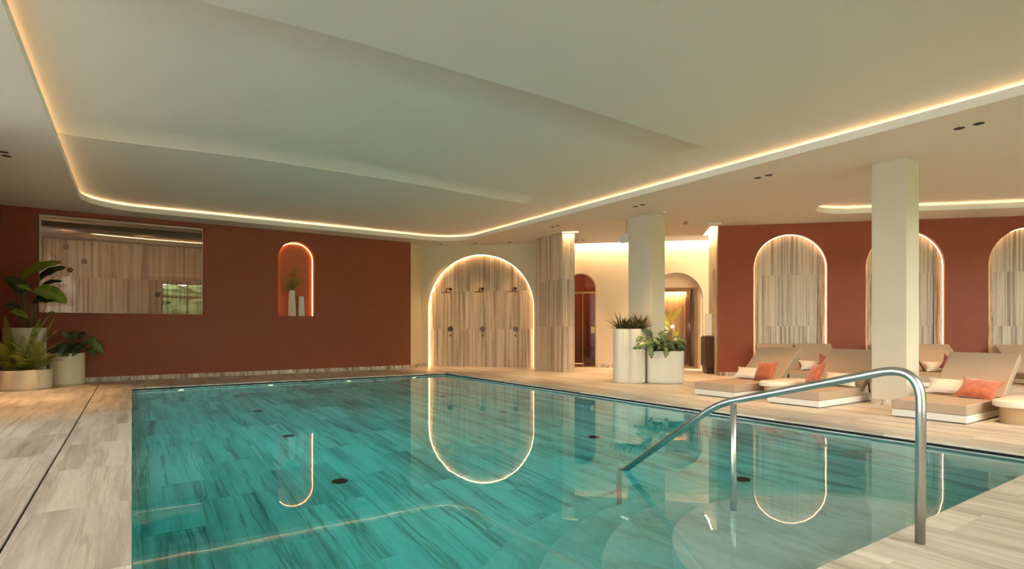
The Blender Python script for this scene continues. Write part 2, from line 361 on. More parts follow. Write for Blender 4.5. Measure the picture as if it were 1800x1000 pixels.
# pool shell
pool = thing('swimming_pool', 'long rectangular indoor swimming pool of veined grey stone with curved corner steps', 'pool', (0, 0, 0))
pool['kind'] = 'structure'
G().box((PX0-.1, PY0-.1, ZF-.12), (PX1+.1, PY1+.1, ZF-.02)).mk('pool_base', 'grout', pool)
sh = G()
sh.box((PX0-.1, PY0-.1, ZF-.02), (PX0, PY1+.1, -.022)); sh.box((PX0-.1, PY0-.1, ZF-.02), (PX1+.1, PY0, -.022))
sh.box((PX1, PY0-.1, ZF-.02), (PX1+.1, PY1+.1, -.050)); sh.box((PX0-.1, PY1, ZF-.02), (PX1+.1, PY1+.1, -.050))
sh.mk('pool_wall', 'pooltile', pool)
sl = G(); sl.box((PX1+.02, PY0, -.050), (PX1+.06, PY1+.06, -.0215)); sl.box((0, PY1+.02, -.050), (PX1+.06, PY1+.06, -.0215)); sl.mk('overflow_slot', 'dark', pool)
for i in range(11):
    x0 = xb[i]; x1 = xb[i+1]; y = PY0; off = .35+.6*(i % 2)
    ed = [PY0]+[off+1.2*j for j in range(0, 12) if PY0+.05 < off+1.2*j < PY1-.05]+[PY1]
    for a, b in zip(ed[:-1], ed[1:]): flat_tile(x0, a, x1, b, ZF, 'pooltile', pool)
# coping lip of the near and left edges is the deck tile itself; waterline pieces on the far and right walls
CXS, CYS = 3.35, PY0
for zt, r in [(-1.155, 2.34), (-.855, 1.91), (-.555, 1.52), (-.255, 1.12)]:
    n = 56; z0 = ZF
    def ring(rr, z): return [(CXS+rr*math.cos(math.pi*j/n), CYS+rr*math.sin(math.pi*j/n), z) for j in range(n+1)]
    g = G(); g.rings([ring(r-.004, z0), ring(r-.004, zt-.03), ring(r, zt-.026), ring(r, zt-.006), ring(r-.006, zt)], False, False)
    k = len(g.v)-(n+1); g.f.append(tuple(range(k+n, k-1, -1))[::-1]); g.mk('step', 'step', pool)
# drains in the pool floor
def drain(x, y, zz=None):
    g = G(); g.lathe([(.0, .001), (.055, .001), (.075, .006), (.08, .0), (.08, -.002)], 20)
    g.mk('floor_drain', 'blackm', pool, loc=(x, y, ZF+.004))
for x, ys in ((1.73, (3.45, 5.65, 7.85, 10.05, 12.2)), (5.1, (3.4, 5.6, 7.8, 10.0))):
    for y in ys: drain(x, y)
# pool lamps on the far wall, added fill on the left: steel ring and glowing lens sunk in the walls
def light_disc(pos, nrm, m, r=.08):
    q = Vector(nrm).to_track_quat('Z', 'Y').to_matrix().to_4x4(); q.translation = Vector(pos)
    g = G(); g.lathe([(r, .0), (r, .012), (r+.02, .012), (r+.025, 0)], 20); o = g.mk('light_ring', 'steel', pool); o.matrix_local = q
    g = G(); g.lathe([(.0, .008), (r*.6, .008), (r, .004)], 20); o2 = g.mk('light_lens', m, pool); o2.matrix_local = q
for x in (.785, 2.41, 4.06, 5.65): light_disc((x, PY1-.001, -.30), (0, -1, 0), 'poollampw', .05)
for k in range(4): light_disc((.001, 7.0+1.6*k, -.45), (1, 0, 0), 'poollamp', .10)  # unseen row on the left wall, added to brighten the pool
wt = G().box((PX0-.006, PY0-.006, ZF-.012), (PX1+.006, PY1+.006, ZW)).mk('pool_water', 'water')
tag(wt, 'calm clear turquoise water filling the pool', 'water', kind='stuff')
# ================================================================== WALLS
RY = 14.6
# back red wall with window and niche
WX0, WX1, WZ0, WZ1 = -1.55, 1.36, 1.43, 3.41
NC, NH, NS, NB = 3.41, .45, 2.83, 1.42
wb = wall('wall_back', (-2.1, RY), (1, 0, 0), (0, 1, 0), 8.55, [rect(WX0+2.1, WZ0, WX1+2.1, WZ1), arch(NC+2.1, NH, NS, NB)], 'red', .30)
baseboard('baseboard_back', (-2.1, RY), (1, 0, 0), (0, -1, 0), 0, 8.55)
# niche lining
g = slab_geo(G(), rect(NC-.6, NB-.15, NC+.6, NS+.62), [], (0, RY+.302, 0), (1, 0, 0), UP, (0, 1, 0), .05); g.mk('niche_back', 'redglow', wb)
def arch_strip(name, p0, u, n, c, hw, spring, bot, depth, m, parent, r=.008, inset=.012, nn=40, onwall=True):
    u, n = Vector(u), Vector(n); o = Vector((p0[0], p0[1], 0))+n*depth; h = hw-inset
    pts = [o+u*(c-h)+Vector((0, 0, bot))]+[o+u*(c-h*math.cos(math.pi*i/nn))+Vector((0, 0, spring+h*math.sin(math.pi*i/nn))) for i in range(nn+1)]+[o+u*(c+h)+Vector((0, 0, bot))]
    G().tube(pts, r, 6).mk(name, m, parent)
arch_strip('light_strip', (0, RY), (1, 0, 0), (0, 1, 0), NC, NH, NS, NB+.01, .285, 'ledn', wb, .0055, .009)
# spa window
fr = slab_geo(G(), rect(WX0, WZ0, WX1, WZ1), [rect(WX0+.03, WZ0+.012, WX1-.015, WZ1-.03)], (0, RY+.14, 0), (1, 0, 0), UP, (0, 1, 0), .05)
win1 = st(fr.mk('window_1', 'frame'))
G().box((WX0+.02, RY+.16, WZ0+.005), (WX1-.01, RY+.17, WZ1-.02)).mk('window_glass', 'spaglass', win1)
# left wall: corner piece, windows to the terrace, wall behind the camera with windows
LX = -2.1
hl = [rect(y0+2.1, .05, y0+2.1+1.75, 3.2) for y0 in (-1.2, .85, 2.9, 4.95, 7.0)]
wl = wall('wall_left', (LX, -2.1), (0, 1, 0), (-1, 0, 0), 16.75, hl, 'red', .25)
for i, y0 in enumerate((-1.2, .85, 2.9, 4.95, 7.0)):
    g = slab_geo(G(), rect(y0, .05, y0+1.75, 3.2), [rect(y0+.06, .11, y0+.845, 2.4), rect(y0+.905, .11, y0+1.69, 2.4), rect(y0+.06, 2.46, y0+.845, 3.14), rect(y0+.905, 2.46, y0+1.69, 3.14)], (LX-.01, 0, 0), (0, 1, 0), UP, (-1, 0, 0), .04)
    wn = st(g.mk('window_%d' % (i+2), 'anth')); G().box((LX-.032, y0+.03, .08), (LX-.026, y0+1.72, 3.17)).mk('window_glass', 'glass', wn)
    portal((LX-.27, y0+.875, 1.62), (0, -math.pi/2, 0), 3.15, 1.75)
for i, y0 in enumerate((-1.2, .85, 2.9, 4.95, 7.0)):
    g = G(); pts = []
    for k in range(81): pts.append((LX+.07+.03*math.sin(k*1.25), y0-.08+1.91*k/80))
    g.rings([[(x, y, z) for x, y in pts] for z in (.02, 1.6, 3.3)], False, False)
    o = g.mk('curtain', 'curtain', smooth=True); tag(o, 'white sheer curtain drawn across a left window, mirrored in the spa glass', 'curtain', 'white curtains on the left window wall')
FY = -2.0
fx = (1.15, 3.75, 6.35, 8.95, 11.55, 14.15)
hf = [rect(x0+2.1, .05, x0+2.1+2.2, 3.3) for x0 in fx]
wall('wall_front', (-2.1, FY), (1, 0, 0), (0, -1, 0), 20.8, hf, 'cream', .25)
for i, x0 in enumerate(fx):
    g = slab_geo(G(), rect(x0, .05, x0+2.2, 3.3), [rect(x0+.06, .11, x0+1.07, 2.6), rect(x0+1.13, .11, x0+2.14, 2.6), rect(x0+.06, 2.66, x0+1.07, 3.24), rect(x0+1.13, 2.66, x0+2.14, 3.24)], (0, FY-.1, 0), (1, 0, 0), UP, (0, -1, 0), .06)
    wn = st(g.mk('window_%d' % (i+7), 'anth')); G().box((x0+.03, FY-.14, .08), (x0+2.17, FY-.13, 3.27)).mk('window_glass', 'glass', wn)
    portal((x0+1.1, FY-.27, 1.67), (math.pi/2, 0, 0), 2.2, 3.2)
wall('wall_right', (18.65, -2.1), (0, 1, 0), (1, 0, 0), 3.2, [], 'cream', .2)
# return, shower wall
P1 = (6.45, RY); P2 = (7.02, 15.18)
w1 = wall('wall_return_left', P1, N45, (-1/R2, 1/R2, 0), .81, [], 'cream', .15)
baseboard('baseboard_return', P1, N45, (1/R2, -1/R2, 0), 0, .81)
S0 = (7.02, 15.18)
def A45(X, p=S0): return (X-p[0])*R2
SHC, SHH, SHS = A45(8.285), 1.57, 1.67
ws = wall('wall_shower', S0, U45, N45, 3.75, [arch(SHC, SHH, SHS, -.03, 48)], 'cream', .14)
wall_tiles(S0, U45, (-1/R2, -1/R2, 0), SHC-1.65, SHC+1.65, [-.02, 1.1, 2.2, 3.3], .3, 'walltile', ws, -.155)
slab_geo(G(), rect(0, 0, 3.75, CZ), [], (S0[0]+.18/R2, S0[1]+.18/R2, 0), U45, UP, N45, .05).mk('backing', 'grout', ws)
arch_strip('light_strip', S0, U45, N45, SHC, SHH, SHS, .0, .10, 'leda', ws, .008, .012, 56)
baseboard('baseboard_shower', S0, U45, (-1/R2, -1/R2, 0), 0, SHC-SHH)
# stone clad column beside the showers
cp = [(8.98, 12.15), (8.98, 11.03), (9.20, 10.81), (9.36, 11.0), (9.36, 12.15)]
g = slab_geo(G(), [(x, y) for x, y in [(9.0, 12.15), (9.0, 11.04), (9.205, 10.835), (9.34, 11.0), (9.34, 12.15)]], [], (0, 0, 0), (1, 0, 0), (0, 1, 0), UP, CZ)
sc = st(g.mk('wall_column', 'grout'))
zz = [0, 1.165, 2.345, CZ]
wall_tiles((8.98, 12.15), (0, -1, 0), (-1, 0, 0), 0, 1.115, zz, .3, 'walltile', sc, .0, stag=(0, .1, .15, .05))
wall_tiles((8.985, 11.025), U45, (-1/R2, -1/R2, 0), 0, .30, zz, .3, 'walltile', sc, .0, stag=(0, 0, 0, 0))
wall('wall_connector', (9.34, 12.15), (.47, .88, 0), (-.88, .47, 0), .5, [], 'cream', .1)
wall('wall_passage', (9.55, 12.66), (.98, .2, 0), (-.2, .98, 0), .62, [], 'cream', .1)
# corridor wall with two arches
K0 = (10.1, 12.77)
def K(X): return (X-K0[0])*R2
DC, DH, DSp = K(10.63), .447, 2.24
OC, OH, OS = K(12.50), .70, 1.96
wc = wall('wall_corridor', K0, U45, N45, 6.3, [arch(DC, DH, DSp, -.03), arch(OC, OH, OS, -.03)], 'cream', .22)
baseboard('baseboard_corridor', K0, U45, (-1/R2, -1/R2, 0), DC+DH, OC-OH)
baseboard('baseboard_corridor_right', K0, U45, (-1/R2, -1/R2, 0), OC+OH, 6.0)
# sauna door in the left arch
def P45(p0, a, dn, z=0): return (p0[0]+a/R2+dn/R2, p0[1]-a/R2+dn/R2, z)
def fr45(p0, a, dn, z=0):
    p = P45(p0, a, dn, z); return Matrix(((1/R2, -1/R2, 0, p[0]), (-1/R2, -1/R2, 0, p[1]), (0, 0, 1, p[2]), (0, 0, 0, 1)))
def inframe(o, m4): o.matrix_local = m4; return o
DF = fr45(K0, DC, .12)      # x along the wall, y towards the room
door = inframe(st(slab_geo(G(), arch(0, DH, DSp, .0, 24), [rect(-DH+.03, .02, DH-.03, 2.12), arch(0, DH-.03, DSp, 2.17, 24)], (0, .0, 0), (1, 0, 0), UP, (0, 1, 0), .05).mk('door_1', 'brass')), DF)
G().box((-DH+.035, .015, .015), (DH-.035, .025, 2.115)).mk('door_glass', 'tint', door)
slab_geo(G(), arch(0, DH-.025, DSp, 2.165, 24), [], (0, .015, 0), (1, 0, 0), UP, (0, 1, 0), .008).mk('fanlight_glass', 'tint', door)
G().box((.29, .05, .98), (.40, .08, 1.16)).box((.30, .08, .99), (.39, .085, 1.15)).mk('door_handle', 'brass', door, bevel=.004)
G().box((.055, .026, .02), (.07, .036, 2.11)).mk('glass_seal', 'brass', door)
sau = inframe(thing('sauna_cabin', 'dark red-brown timber sauna cabin seen through the bronze glass door', 'sauna'), fr45(K0, DC, .25))
G().box((-1, -1.75, 0), (1, -1.70, 2.9)).box((-1, -1.7, 0), (-.95, -.02, 2.9)).box((.95, -1.7, 0), (1, -.02, 2.9)).box((-1, -1.7, 2.85), (1, -.02, 2.9)).mk('cabin_wall', 'saunaw', sau)
G().box((.0, -1.7, .75), (.9, -1.1, .82)).box((.0, -1.14, .0), (.9, -1.1, .75)).mk('bench', 'saunaw', sau)
G().box((.1, -1.15, .38), (.9, -.75, .44)).box((.1, -.79, 0), (.9, -.75, .38)).mk('bench', 'saunaw', sau)
G().box((.05, -1.69, .95), (.5, -1.66, 1.5)).mk('backrest', 'saunaw', sau)
G().box((-.9, -.08, 2.74), (.9, -.06, 2.76)).mk('light_strip', emis('sauna_fill', (1, .45, .22), 140), sau)  # unseen strip over the door, added to light the cabin
# passage behind the right arch: stone wall, low ceiling with cove, sconce, side panel
pas = inframe(wall('wall_spa_passage', (0, 0), (1, 0, 0), (0, -1, 0), 4.0, [], 'grout', .1), fr45(K0, OC, 2.3) @ Matrix.Translation((-1.5, 0, 0)))
for (a, b) in ((0, 1.4), (1.4, 2.0)):
    x = a
    while x < b-.02:
        for z0, z1 in ((0, 1.15), (1.15, 2.4)):
            m4 = Matrix(((1, 0, 0, x+.15), (0, 0, 1, .02), (0, 1, 0, (z0+z1)/2), (0, 0, 0, 1)))
            m4 = Matrix(((-1, 0, 0, x+.15), (0, 0, 1, .02), (0, 1, 0, (z0+z1)/2), (0, 0, 0, 1)))
            obj('tile', tile_mesh(.3, z1-z0, .018, 'walltile'), pas, m4=m4)
        x += .3
cp2 = inframe(st(G().box((-1.4, -2.15, 2.26), (1.6, -.24, 2.42)).mk('ceiling_passage', 'cream')), fr45(K0, OC, 0))
G().box((-1.4, -.32, 2.42), (1.6, -.24, 3.2)).mk('header', 'cream', cp2)
G().box((-1.35, -2.20, 2.36), (1.6, -2.17, 2.38)).mk('light_strip', emis('passage_led', (1, .50, .18), 420), cp2)
cpp = inframe(st(G().box((.50, -2.3, -.021), (.60, -1.0, 2.5)).box((.50, -1.05, 0), (1.7, -1.0, 2.5)).mk('wall_passage_side', 'cream')), fr45(K0, OC, 0))
G().box((.485, -2.25, .005), (.4995, -1.0, 2.1)).mk('door_edge', 'wood', cpp)
inframe(st(G().box((.60, -1.0, -.021), (.68, -.22, 2.5)).mk('wall_passage_panel', 'cream')), fr45(K0, OC, 0))
inframe(st(G().box((-1.5, -2.2, 0), (-1.4, -.22, 2.5)).mk('wall_passage_end', 'cream')), fr45(K0, OC, 0))
scn = inframe(thing('wall_sconce', 'small glowing globe sconce on the stone wall of the passage', 'lamp'), fr45(K0, OC, 2.16, 1.17) @ Matrix.Translation((.08, .0, 0)))
G().lathe([(.0, -.045), (.03, -.04), (.045, -.015), (.045, .015), (.03, .04), (.0, .045)], 14).mk('bulb', 'bulb', scn, True)
G().box((-.03, -.12, -.03), (.03, -.035, .03)).mk('bracket', 'brass', scn)
# right red wall with three lit arches
RW0 = (11.38, 8.22)
def RA(X): return (X-RW0[0])*R2
AC = [RA(12.49), RA(14.16), RA(15.86)]
wr = wall('wall_lounge', RW0, U45, N45, 10.3, [arch(a, .79, 2.48, .0, 40) for a in AC], 'red', .14)
slab_geo(G(), rect(-0, 0, 10.3, CZ), [], (RW0[0]+.18/R2, RW0[1]+.18/R2, 0), U45, UP, N45, .05).mk('backing', 'grout', wr)
for a in AC:
    wall_tiles(RW0, U45, (-1/R2, -1/R2, 0), a-.85, a+.85, [0, 1.165, 2.345, 3.4], .283, 'archtile', wr, -.155, stag=(0, .0, .1, .05))
    arch_strip('light_strip', RW0, U45, N45, a, .79, 2.48, .0, .09, 'leda', wr, .0055, .009, 44)
    # reeded strips standing along both inner edges
    for s in (-1, 1):
        for k in range(5):
            c = a+s*(.765-.030*k); p = P45(RW0, c, .132, 0)
            top = 2.48+math.sqrt(max(.79**2-(c-a)**2, 0))-.02
            G().tube([(p[0], p[1], 0), (p[0], p[1], top)], .011, 6).mk('reed', 'archtile', wr)
b0 = 0
for a in AC+[None]:
    e = (a-.79) if a else 10.2
    baseboard('baseboard_lounge', RW0, U45, (-1/R2, -1/R2, 0), b0, e)
    b0 = a+.79 if a else 0
# return wall at the left end of the lounge wall, with its small arched niche
wr2 = wall('wall_return_right', (RW0[0]+.004, RW0[1]+.004), N45, (1/R2, -1/R2, 0), 1.42, [arch(.62, .22, 2.35, 1.35, 16)], 'cream', .13)
G().box((0, 0, 0), (1, 1, 1))
slab_geo(G(), rect(.2, 1.2, 1.1, 2.8), [], (RW0[0]+.135/R2, RW0[1]-.135/R2, 0), N45, UP, (1/R2, -1/R2, 0), .02).mk('niche_back', 'cream', wr2)
st(slab_geo(G(), [(0, 0), (1.42/R2, 1.42/R2), (1.42/R2+.5, 1.42/R2-.5), (.6, -.55)], [], (RW0[0]+.2, RW0[1]-.05, 0), (1, 0, 0), (0, 1, 0), UP, CZ).mk('wall_core', 'cream'))
# square columns
def sqcol(x0, y0, x1, y1):
    c = st(G().box((x0, y0, 0), (x1, y1, CZ)).mk('column', 'colm', bevel=.004))
    g = G()
    baseboard('baseboard_piece', (x0, y1), (0, -1, 0), (-1, 0, 0), 0, y1-y0, c, .08)
    baseboard('baseboard_piece', (x0, y0), (1, 0, 0), (0, -1, 0), 0, x1-x0, c, .08)
    return c
sqcol(8.92, 8.04, 9.33, 8.70); sqcol(9.00, 3.44, 9.41, 3.89)
# ================================================================== CEILING
TX0, TX1, TY0, TY1, TR = -.80, 7.60, -.9, 13.95, 1.0
def rrect(x0, y0, x1, y1, r, n=10):
    out = []
    for cx, cy, a0 in ((x0+r, y0+r, 180), (x1-r, y0+r, 270), (x1-r, y1-r, 0), (x0+r, y1-r, 90)):
        for i in range(n+1):
            a = math.radians(a0+90*i/n); out.append((cx+r*math.cos(a), cy+r*math.sin(a)))
    return out
tray = rrect(TX0, TY0, TX1, TY1, TR)
def uv(u, v): return ((v+u)/R2, (v-u)/R2)
def stadium(u0, u1, v, r, n=16):
    pts = []
    for i in range(n+1): a = math.pi/2+math.pi*i/n; pts.append(uv(u0+r*math.cos(a), v+r*math.sin(a)))
    for i in range(n+1): a = -math.pi/2+math.pi*i/n; pts.append(uv(u1+r*math.cos(a), v+r*math.sin(a)))
    return pts
oval = stadium(4.64, 9.6, 12.06, .82)
def strip(p0, a0, a1, d0, d1, u=U45, n=N45):
    return [(p0[0]+u[0]*a+n[0]*d, p0[1]+u[1]*a+n[1]*d) for a, d in ((a0, d0), (a1, d0), (a1, d1), (a0, d1))]
slotC = strip(K0, -.55, 6.0, -.16, -.01)
slotA = strip((8.985, 11.025), .0, .40, -.16, -.03)
slotB = strip(RW0, .06, 1.36, -.01, -.15, N45, (1/R2, -1/R2, 0))
ceil = st(slab_geo(G(), rect(-2.3, -2.3, 19, 18.5), [tray, oval, slotC, slotA, slotB], (0, 0, CZ), (1, 0, 0), (0, 1, 0), UP, .10).mk('ceiling', 'ceil'))
def off(pts, d):
    n = len(pts); out = []
    for i in range(n):
        a, b, c = Vector(pts[i-1]), Vector(pts[i]), Vector(pts[(i+1) % n]); t = (c-a).normalized(); out.append((b.x+t.y*d, b.y-t.x*d))
    return out
def ring_wall(g, pts, z0, z1):
    n = len(pts); g.add([(x, y, z0) for x, y in pts]+[(x, y, z1) for x, y in pts], [(i, (i+1) % n, (i+1) % n+n, i+n) for i in range(n)])
# fascia: thin painted lip around the openings
def fascia(pts, name='fascia'):
    o2 = off(pts, -.004); g = G(); n = len(pts)
    r = lambda p, z: [(x, y, z) for x, y in p]
    g.rings([r(pts, CZ-.001), r(o2, CZ-.001), r(o2, CZ+.105), r(pts, CZ+.105)], True, False); g.mk(name, 'fascia', ceil)
fascia(tray); fascia(oval)
# upper ceiling of the tray: three shallow folded fields
UZ = 3.665
def uz(x, y):
    q = min(max((x+.8)/2.6, 0), 1)*min(max((7.6-x)/4.0, 0), 1); s = q*q*(3-2*q)
    if y > 9.45: gq = max(0, (14.0-y)/4.55)*1.0
    elif y > 5.09: gq = 1.0+.0*(9.45-y)
    else: gq = 1.0-.55*(5.09-y)/6
    return UZ+.07*s*max(gq, 0)
for (ya, yb, dz) in ((9.45, 14.45, 0), (5.09, 9.45, .014), (-1.4, 5.09, .0)):
    g = G(); nx = 60; rows = []
    ny = 6
    for j in range(ny+1):
        y = ya+(yb-ya)*j/ny; yy = min(max(y, ya+1e-4), yb-1e-4)
        rows.append([(-1.3+9.4*i/nx, y, uz(-1.3+9.4*i/nx, yy)+dz*min(1, max(0, (6.6-(-1.3+9.4*i/nx))/1.5))) for i in range(nx+1)])
    if ya > 5 and ya < 6: rows = [[(x, y-.0, uz(x, y+1e-3)) for x, y, z in rows[0]]]+rows+[[(x, y, uz(x, y)) for x, y, z in rows[-1]]]
    g.rings(rows, False, False)
    g.mk('ceiling_field', 'ceil', ceil, True)
g = G(); ring_wall(g, off(tray, .30), CZ+.09, CZ+.4); g.mk('cove_wall', 'ceil', ceil)
def flat_ring(pts, z, r=.006, m='led'):
    G().tube([(x, y, z) for x, y in pts], r, 6, closed=True).mk('light_strip', m, ceil)
flat_ring(off(tray, .16), CZ+.108, .006)
g = G(); ring_wall(g, off(oval, .22), CZ+.09, CZ+.3); g.mk('cove_wall', 'ceil', ceil)
st(slab_geo(G(), off(oval, .23), [], (0, 0, CZ+.165), (1, 0, 0), (0, 1, 0), UP, .03).mk('ceiling_oval', 'ceil'))
flat_ring(off(oval, .14), CZ+.107, .005, emis('oval_led', (1, .72, .42), COVE*.55))
def slotbox(p, m='leds', line=None, r=.010):
    g = G(); q = off(p, .02); ring_wall(g, q, CZ+.09, CZ+.3); g.add([(x, y, CZ+.3) for x, y in q], [(3, 2, 1, 0)]); g.mk('slot_box', 'fascia', ceil)
    G().tube(line, r, 6).mk('light_strip', m, ceil)
def l3(p, z): return (p[0], p[1], z)
slotbox(slotC, line=[l3(P45(K0, -.5, -.14), CZ+.13), l3(P45(K0, 5.9, -.14), CZ+.13)])
slotbox(slotA, line=[l3(P45((8.985, 11.025), .02, -.10), CZ+.06), l3(P45((8.985, 11.025), .38, -.10), CZ+.06)], r=.010)
a_ = strip(RW0, .1, 1.3, -.10, -.10, N45, (1/R2, -1/R2, 0)); slotbox(slotB, line=[l3(a_[0], CZ+.06), l3(a_[1], CZ+.06)], r=.010)
# ================================================================== ROOM BEHIND THE SPA WINDOW
sw = st(G().box((-2.4, 17.0, 0), (4.0, 17.1, CZ)).mk('wall_spa', 'grout'))
x = -2.4
while x < 3.9:
    for z0, z1 in ((0, 1.165), (1.165, 2.345), (2.345, CZ)):
        m4 = Matrix(((1, 0, 0, x+.15), (0, 0, -1, 16.98), (0, 1, 0, (z0+z1)/2), (0, 0, 0, 1)))
        obj('tile', tile_mesh(.3, z1-z0, .018, 'walltile'), sw, m4=m4)
    x += .3
st(G().box((-2.5, 14.9, 0), (-2.4, 17.1, CZ)).mk('wall_spa_left', 'spa')); st(G().box((4.0, 14.9, 0), (4.1, 17.1, CZ)).mk('wall_spa_right', 'spa'))
spc = st(slab_geo(G(), rect(-2.4, 14.9, 4.0, 17.0), [[(1.0+2.3*math.cos(2*math.pi*i/40), 16.05+.62*math.sin(2*math.pi*i/40)) for i in range(40)]], (0, 0, 3.22), (1, 0, 0), (0, 1, 0), UP, .10).mk('ceiling_spa', 'spa'))
G().tube([(1.0+2.38*math.cos(a), 16.05+.70*math.sin(a), 3.34) for a in [math.pi*.15+math.pi*.9*i/30 for i in range(31)]], .006, 6).mk('light_strip', emis('spa_led', (1, .6, .28), 14), spc)
for x, z, nl in ((-.95, 2.72, 'large dark round nozzle high on the stone wall left behind the glass'), (-1.22, 2.50, 'round nozzle low beside the white window reflection behind the glass'), (-1.30, 3.05, 'topmost round nozzle at the upper left behind the glass'), (.55, 1.98, 'left of two round nozzles low at the right behind the glass'), (.78, 1.75, 'lowest round nozzle at the right behind the glass')):
    q = thing('wall_nozzle', nl, 'nozzle', (x, 16.97, z), 0, 'nozzles on the spa room wall')
    g = G(); g.lathe([(.0, .0), (.022, .0), (.022, .02), (.045, .02), (.06, .0), (.06, -.01)], 16); o = g.mk('nozzle_ring', 'bronze', q); o.rotation_euler = (math.pi/2, 0, 0)
# ================================================================== OUTSIDE
hb = []
random.seed(3)
g = G(); nx, nz = 90, 22
for (ax, ay, bx, by) in ((-12, -6.5, 22, -6.5), ):
    rows = []
    for j in range(nz+1): rows.append([(ax+(bx-ax)*i/nx, ay+random.uniform(-.25, .25), -.1+3.6*j/nz+random.uniform(-.08, .08)) for i in range(nx+1)])
    rows.append([(p[0], p[1]-1.2, p[2]) for p in rows[-1]]); rows.append([(p[0], p[1]-.2, -.1) for p in rows[-1]])
    g.rings(rows, False, False)
hd = g.mk('garden_hedge', 'hedge'); tag(hd, 'dense green garden hedge beyond the windows', 'hedge', kind='stuff')
st(G().box((-26, -20, -.2), (-2.36, 30, -.1)).mk('terrace', 'terrace')); st(G().box((-2.36, -20, -.2), (30, -2.26, -.1)).mk('terrace', 'terrace'))
# ================================================================== HANDRAIL
hr = thing('pool_handrail', 'brushed steel handrail curving from the deck down the pool steps', 'handrail', (3.35, 1.22, 0))
def rl(y, z): return (0, y-1.22, z)
def smooth(pts, rad=.1, n=8):
    out = [Vector(pts[0])]
    for i in range(1, len(pts)-1):
        p, q, r = Vector(pts[i-1]), Vector(pts[i]), Vector(pts[i+1]); d1 = min(rad if not isinstance(rad, list) else rad[i], (p-q).length*.49, (r-q).length*.49) if not isinstance(rad, list) else rad[i]
        a = q+(p-q).normalized()*d1; b = q+(r-q).normalized()*d1
        for k in range(n+1):
            t = k/n; out.append(a*(1-t)**2+q*2*t*(1-t)+b*t*t)
    out.append(Vector(pts[-1])); return out
RR = .0235
G().tube(smooth([rl(1.22, 0), rl(1.215, .918), rl(2.42, .585), rl(3.345, -.085)], [0, .20, .14, 0], 12), RR, 18).mk('rail', 'steel', hr, True)
G().tube([rl(3.345, -.06), rl(3.362, -.10), rl(3.37, -.16), rl(3.37, -1.155)], RR*.95, 16).mk('post', 'steel', hr, True)
G().tube([rl(2.30, -.255), rl(2.30, .615)], RR*.92, 16).mk('post', 'steel', hr, True)
# ================================================================== LOUNGERS
def rbox(a, b, bev, name, m, parent): return G().box(a, b).mk(name, m, parent, bevel=bev)
def lounger(x, y, rz, label, group, w_=.77):
    t = thing('sun_lounger', label, 'lounger', (x, y, 0), rz, group)
    h = w_/2
    rbox((.0, -h, .012), (1.98, h, .098), .006, 'plinth', 'plinth', t)
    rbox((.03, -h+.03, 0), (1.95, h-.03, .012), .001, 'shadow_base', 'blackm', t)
    rbox((-.005, -h-.003, .099), (1.20, h+.003, .222), .014, 'seat_cushion', 'taupe', t)
    L = .88; a = math.radians(38)
    o = G().box((0, -h-.003, 0), (L, h+.003, .11)).mk('backrest', 'taupe', t, bevel=.014)
    o.rotation_euler = (0, -a, 0); o.location = (1.20+.11*math.sin(a)-.0, 0, .222-.11*math.cos(a)+.01)
    for s in (-1, 1): G().tube([(1.75, s*(h-.12), .10), (1.66, s*(h-.12), .50)], .012, 8).mk('prop', 'blackm', t)
    return t
G1 = 'loungers in a row facing the pool'; G2 = 'loungers along the arched wall'
lounger(7.93, 2.81, 0, 'taupe lounger nearest the camera beside the pool, right of the near column', G1)
lounger(7.87, 4.45, 0, 'taupe lounger beside the pool, partly hidden behind the handrail and near column', G1)
lounger(7.82, 5.72, 0, 'taupe lounger beside the pool nearest to the tall white planters', G1)
def lb(Xtop, label):
    # head towards the wall; Xtop = X of the backrest top centre
    s = 19.4; v = s/R2; u = (2*Xtop-s)/R2; v0 = v-1.87; x, y = uv(u, v0); return lounger(x, y, math.pi/4, label, G2), (u, v0)
bx = [12.12, 12.69, 13.78, 14.35, 15.50]
lab = ['taupe lounger against the arched wall, first from the left under the first lit arch', 'taupe lounger against the arched wall under the right half of the first lit arch',
       'taupe lounger against the arched wall, mostly hidden behind the near square column', 'taupe lounger against the arched wall, just right of the near square column',
       'taupe lounger against the arched wall under the rightmost lit arch']
LB = [lb(x, l)[1] for x, l in zip(bx, lab)]
# ------------------------------------------------------------------ cushions
def pillow(name, w_, h_, t_, m, loc, rot, label, group=None, pw=2.4, seed=0):
    random.seed(seed); n = 14; top = []; g = G()
    def surf(i, j, s):
        u = 2*i/n-1; v = 2*j/n-1
        pinch = 1-.17*(1-abs(u)**2.0)*abs(v)**3; pv = 1-.17*(1-abs(v)**2.0)*abs(u)**3
        x = u*w_/2*pv; y = v*h_/2*pinch
        z = s*t_/2*(max(0, (1-abs(u)**pw))*max(0, (1-abs(v)**pw)))**.55
        z += .006*math.sin(9*u+seed)*math.cos(7*v+seed)*(1-u*u)*(1-v*v)
        return (x, y, z)
    rows = [[surf(i, j, 1) for i in range(n+1)] for j in range(n+1)]; g.rings(rows, False, False)
    g.rings([list(reversed([surf(i, j, -1) for i in range(n+1)])) for j in range(n+1)], False, False)
    o = obj(name, mesh(name, g.v, g.f, m, True)); o.location = loc; o.rotation_euler = rot
    # piping along the seam
    pts = [surf(i, 0, 0) for i in range(n)]+[surf(n, j, 0) for j in range(n)]+[surf(n-i, n, 0) for i in range(n)]+[surf(0, n-j, 0) for j in range(n)]
    G().tube(pts, .004, 5, closed=True).mk('piping', m, o)
    return tag(o, label, 'cushion', group)
D = math.radians
GC = 'ivory lumbar cushions'; GO = 'square velvet cushions'
